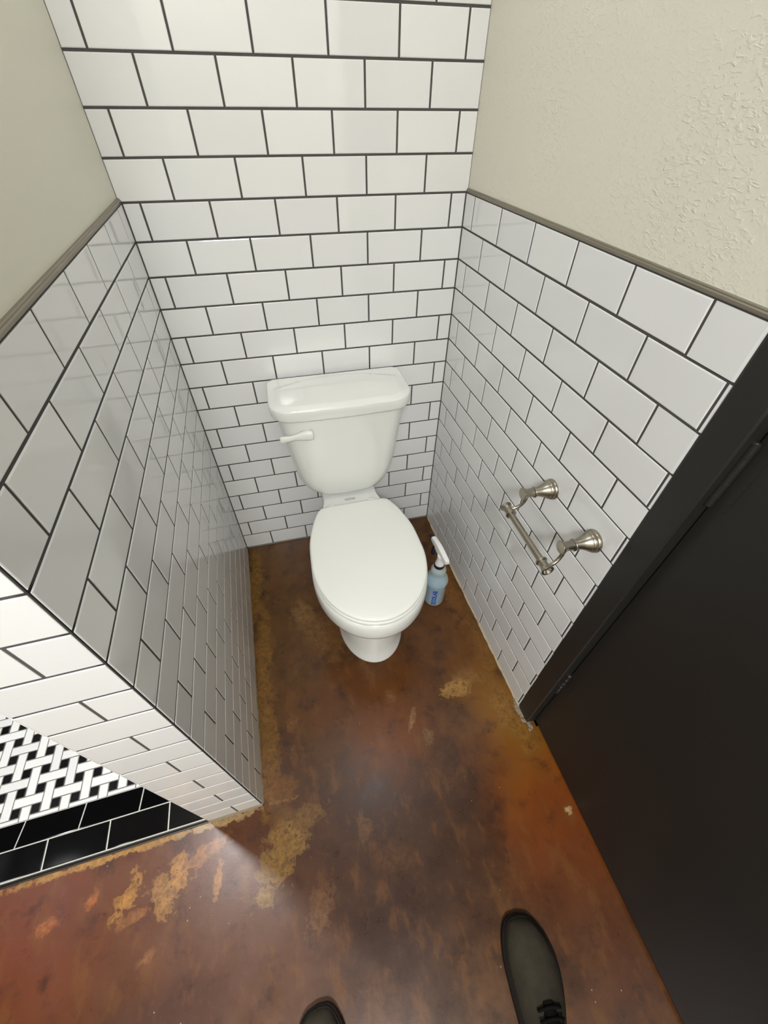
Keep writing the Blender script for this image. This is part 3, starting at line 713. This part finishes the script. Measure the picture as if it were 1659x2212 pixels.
o = mk('roller', *lathe([(0, -2.9), (.3, -2.9), (.3, 2.9), (0, 2.9)], 'y', (rx_, 0, rz_), 24), 'nickel', PH); smooth_angle(o)
for s in (1, -1):
    e_ = [(0, 2.75), (.34, 2.75), (.5, 2.8), (.52, 2.88), (.5, 2.96), (.38, 3.02), (.38, 3.5), (.42, 3.7), (.52, 3.85), (.56, 3.93), (.54, 3.98), (.42, 3.98), (.38, 3.9), (.3, 3.72), (0, 3.7)]
    o = mk('roller_cap', *lathe([(r, s * h) for r, h in e_], 'y', (rx_, 0, rz_), 24), 'nickel', PH); smooth_angle(o, 35)

# ------------------------------------------------------------------ the photographer's shoes
def shoe(name, tip, ang, mirror, label):
    S = tag(empty(name, (tip[0], tip[1], 0)), label, 'shoe', 'pair of shoes'); S.rotation_euler = (0, 0, math.radians(ang))
    mx = -1 if mirror else 1
    # plan: distance from the toe tip -> (inner half, outer half)
    Wd = [(0, .02), (.12, .75), (.4, 1.2), (1.0, 1.62), (2.0, 2.05), (3.4, 2.25), (5, 2.15), (7, 1.8), (9, 1.45), (10.6, 1.42), (11.4, 1.15), (11.8, .55), (11.9, .02)]
    bend = lambda d: mx * .35 * math.sin(min(1, d / 8) * math.pi)
    ds = [0, .03, .12, .25, .45, .75, 1.1, 1.6, 2.2, 3, 4, 5, 6, 7, 8, 9, 10, 10.8, 11.3, 11.6, 11.8, 11.87, 11.9]
    def plan(k): 
        return [(interp(Wd, d) * k + bend(d), -d) for d in ds] + [(-interp(Wd, d) * k + bend(d), -d) for d in ds[-2:0:-1]]
    P0 = plan(1.0)
    sh = lambda pts, k, z: [(x * k + bend(6) * (1 - k), -5.9 + (y + 5.9) * (1 + (k - 1) * .35), z) for x, y in pts]
    so = mk('sole', *loft([sh(P0, 1.07, .02), sh(P0, 1.12, .15), sh(P0, 1.13, .6), sh(P0, 1.09, .75), sh(P0, .98, .88)]), 'sole', S); smooth_angle(so, 45)
    # upper: cross sections along the foot
    Ht = [(0.05, .9), (.3, 1.45), (.8, 1.95), (1.6, 2.3), (3, 2.65), (4.5, 3.1), (6, 3.7), (7.4, 4.35), (8.4, 4.6), (9.5, 4.5), (10.6, 4.6), (11.3, 4.5), (11.75, 3.4)]
    rings = []
    for d in [.04, .12, .25, .45, .75, 1.1, 1.6, 2.2, 3, 4, 5, 6, 6.8, 7.4, 8, 8.8, 9.6, 10.4, 11, 11.4, 11.65, 11.78]:
        w = interp(Wd, d) * .97; h = interp(Ht, d); ring = []
        for j in range(21):
            a = math.pi * j / 20; e2 = 2.1 if d < 4 else 1.7
            ca, sa = math.cos(a), math.sin(a)
            ww = w * (1 if d < 5 else 1 - .32 * max(0, sa) * min(1, (d - 5) / 2.5))
            ring.append((bend(d) + ww * math.copysign(abs(ca) ** (2 / e2 * .9), ca), -d, .8 + (h - .8) * abs(sa) ** (2 / e2 * .85)))
        rings.append(ring)
    v, f = loft(rings); up = mk('upper', v, f, 'suede', S); smooth_angle(up, 70)
    # tongue, eyelet facings and laces
    def top(d): return interp(Ht, d)
    rings = []
    for d in (5.2, 5.8, 6.4, 7.0, 7.6, 8.1): 
        z = top(d) + .05; w = .55 + .05 * (d - 5)
        rings.append([(bend(d) - w, -d, z - .25), (bend(d) - w * .5, -d, z + .08), (bend(d), -d, z + .14), (bend(d) + w * .5, -d, z + .08), (bend(d) + w, -d, z - .25), (bend(d), -d, z - .5)])
    smooth_angle(mk('tongue', *loft(rings), 'lace', S), 60)
    for d in (5.5, 6.1, 6.7, 7.3, 7.9):
        z = top(d) + .16
        mk('lace', *tube([(bend(d) - 1.0, -d - .15, z - .4), (bend(d) - .5, -d - .05, z), (bend(d), -d, z + .08), (bend(d) + .5, -d - .05, z), (bend(d) + 1.0, -d - .15, z - .4)], .12, 8), 'lace', S, smooth=True)
    # stitched welt line
    welt = [(x * 1.0, y, .93) for x, y in sh_pts(P0)]
    mk('welt', *tube(welt + [welt[0]], .09, 6), 'sole', S, smooth=True)
    # opening
    rings = []
    ov = lambda k, z: [(bend(9.6) + .95 * k * math.cos(a), -9.6 + 1.75 * k * math.sin(a), z + .0) for a in [2 * math.pi * j / 24 for j in range(24)]]
    smooth_angle(mk('lining', *loft([ov(1.0, 4.35), ov(1.06, 4.62), ov(.86, 4.64), ov(.7, 4.4)]), 'lace', S), 50)
    return S
def sh_pts(p): return [(x * 1.0, y * 1.0) for x, y in p]
shoe('shoe', (25.2, -54.9), -8, False, 'dark grey-green lace-up shoe beside the black door, at the lower right')
shoe('shoe', (5.3, -55.9), 4, True, 'dark grey-green shoe of which only the toe shows at the bottom edge')
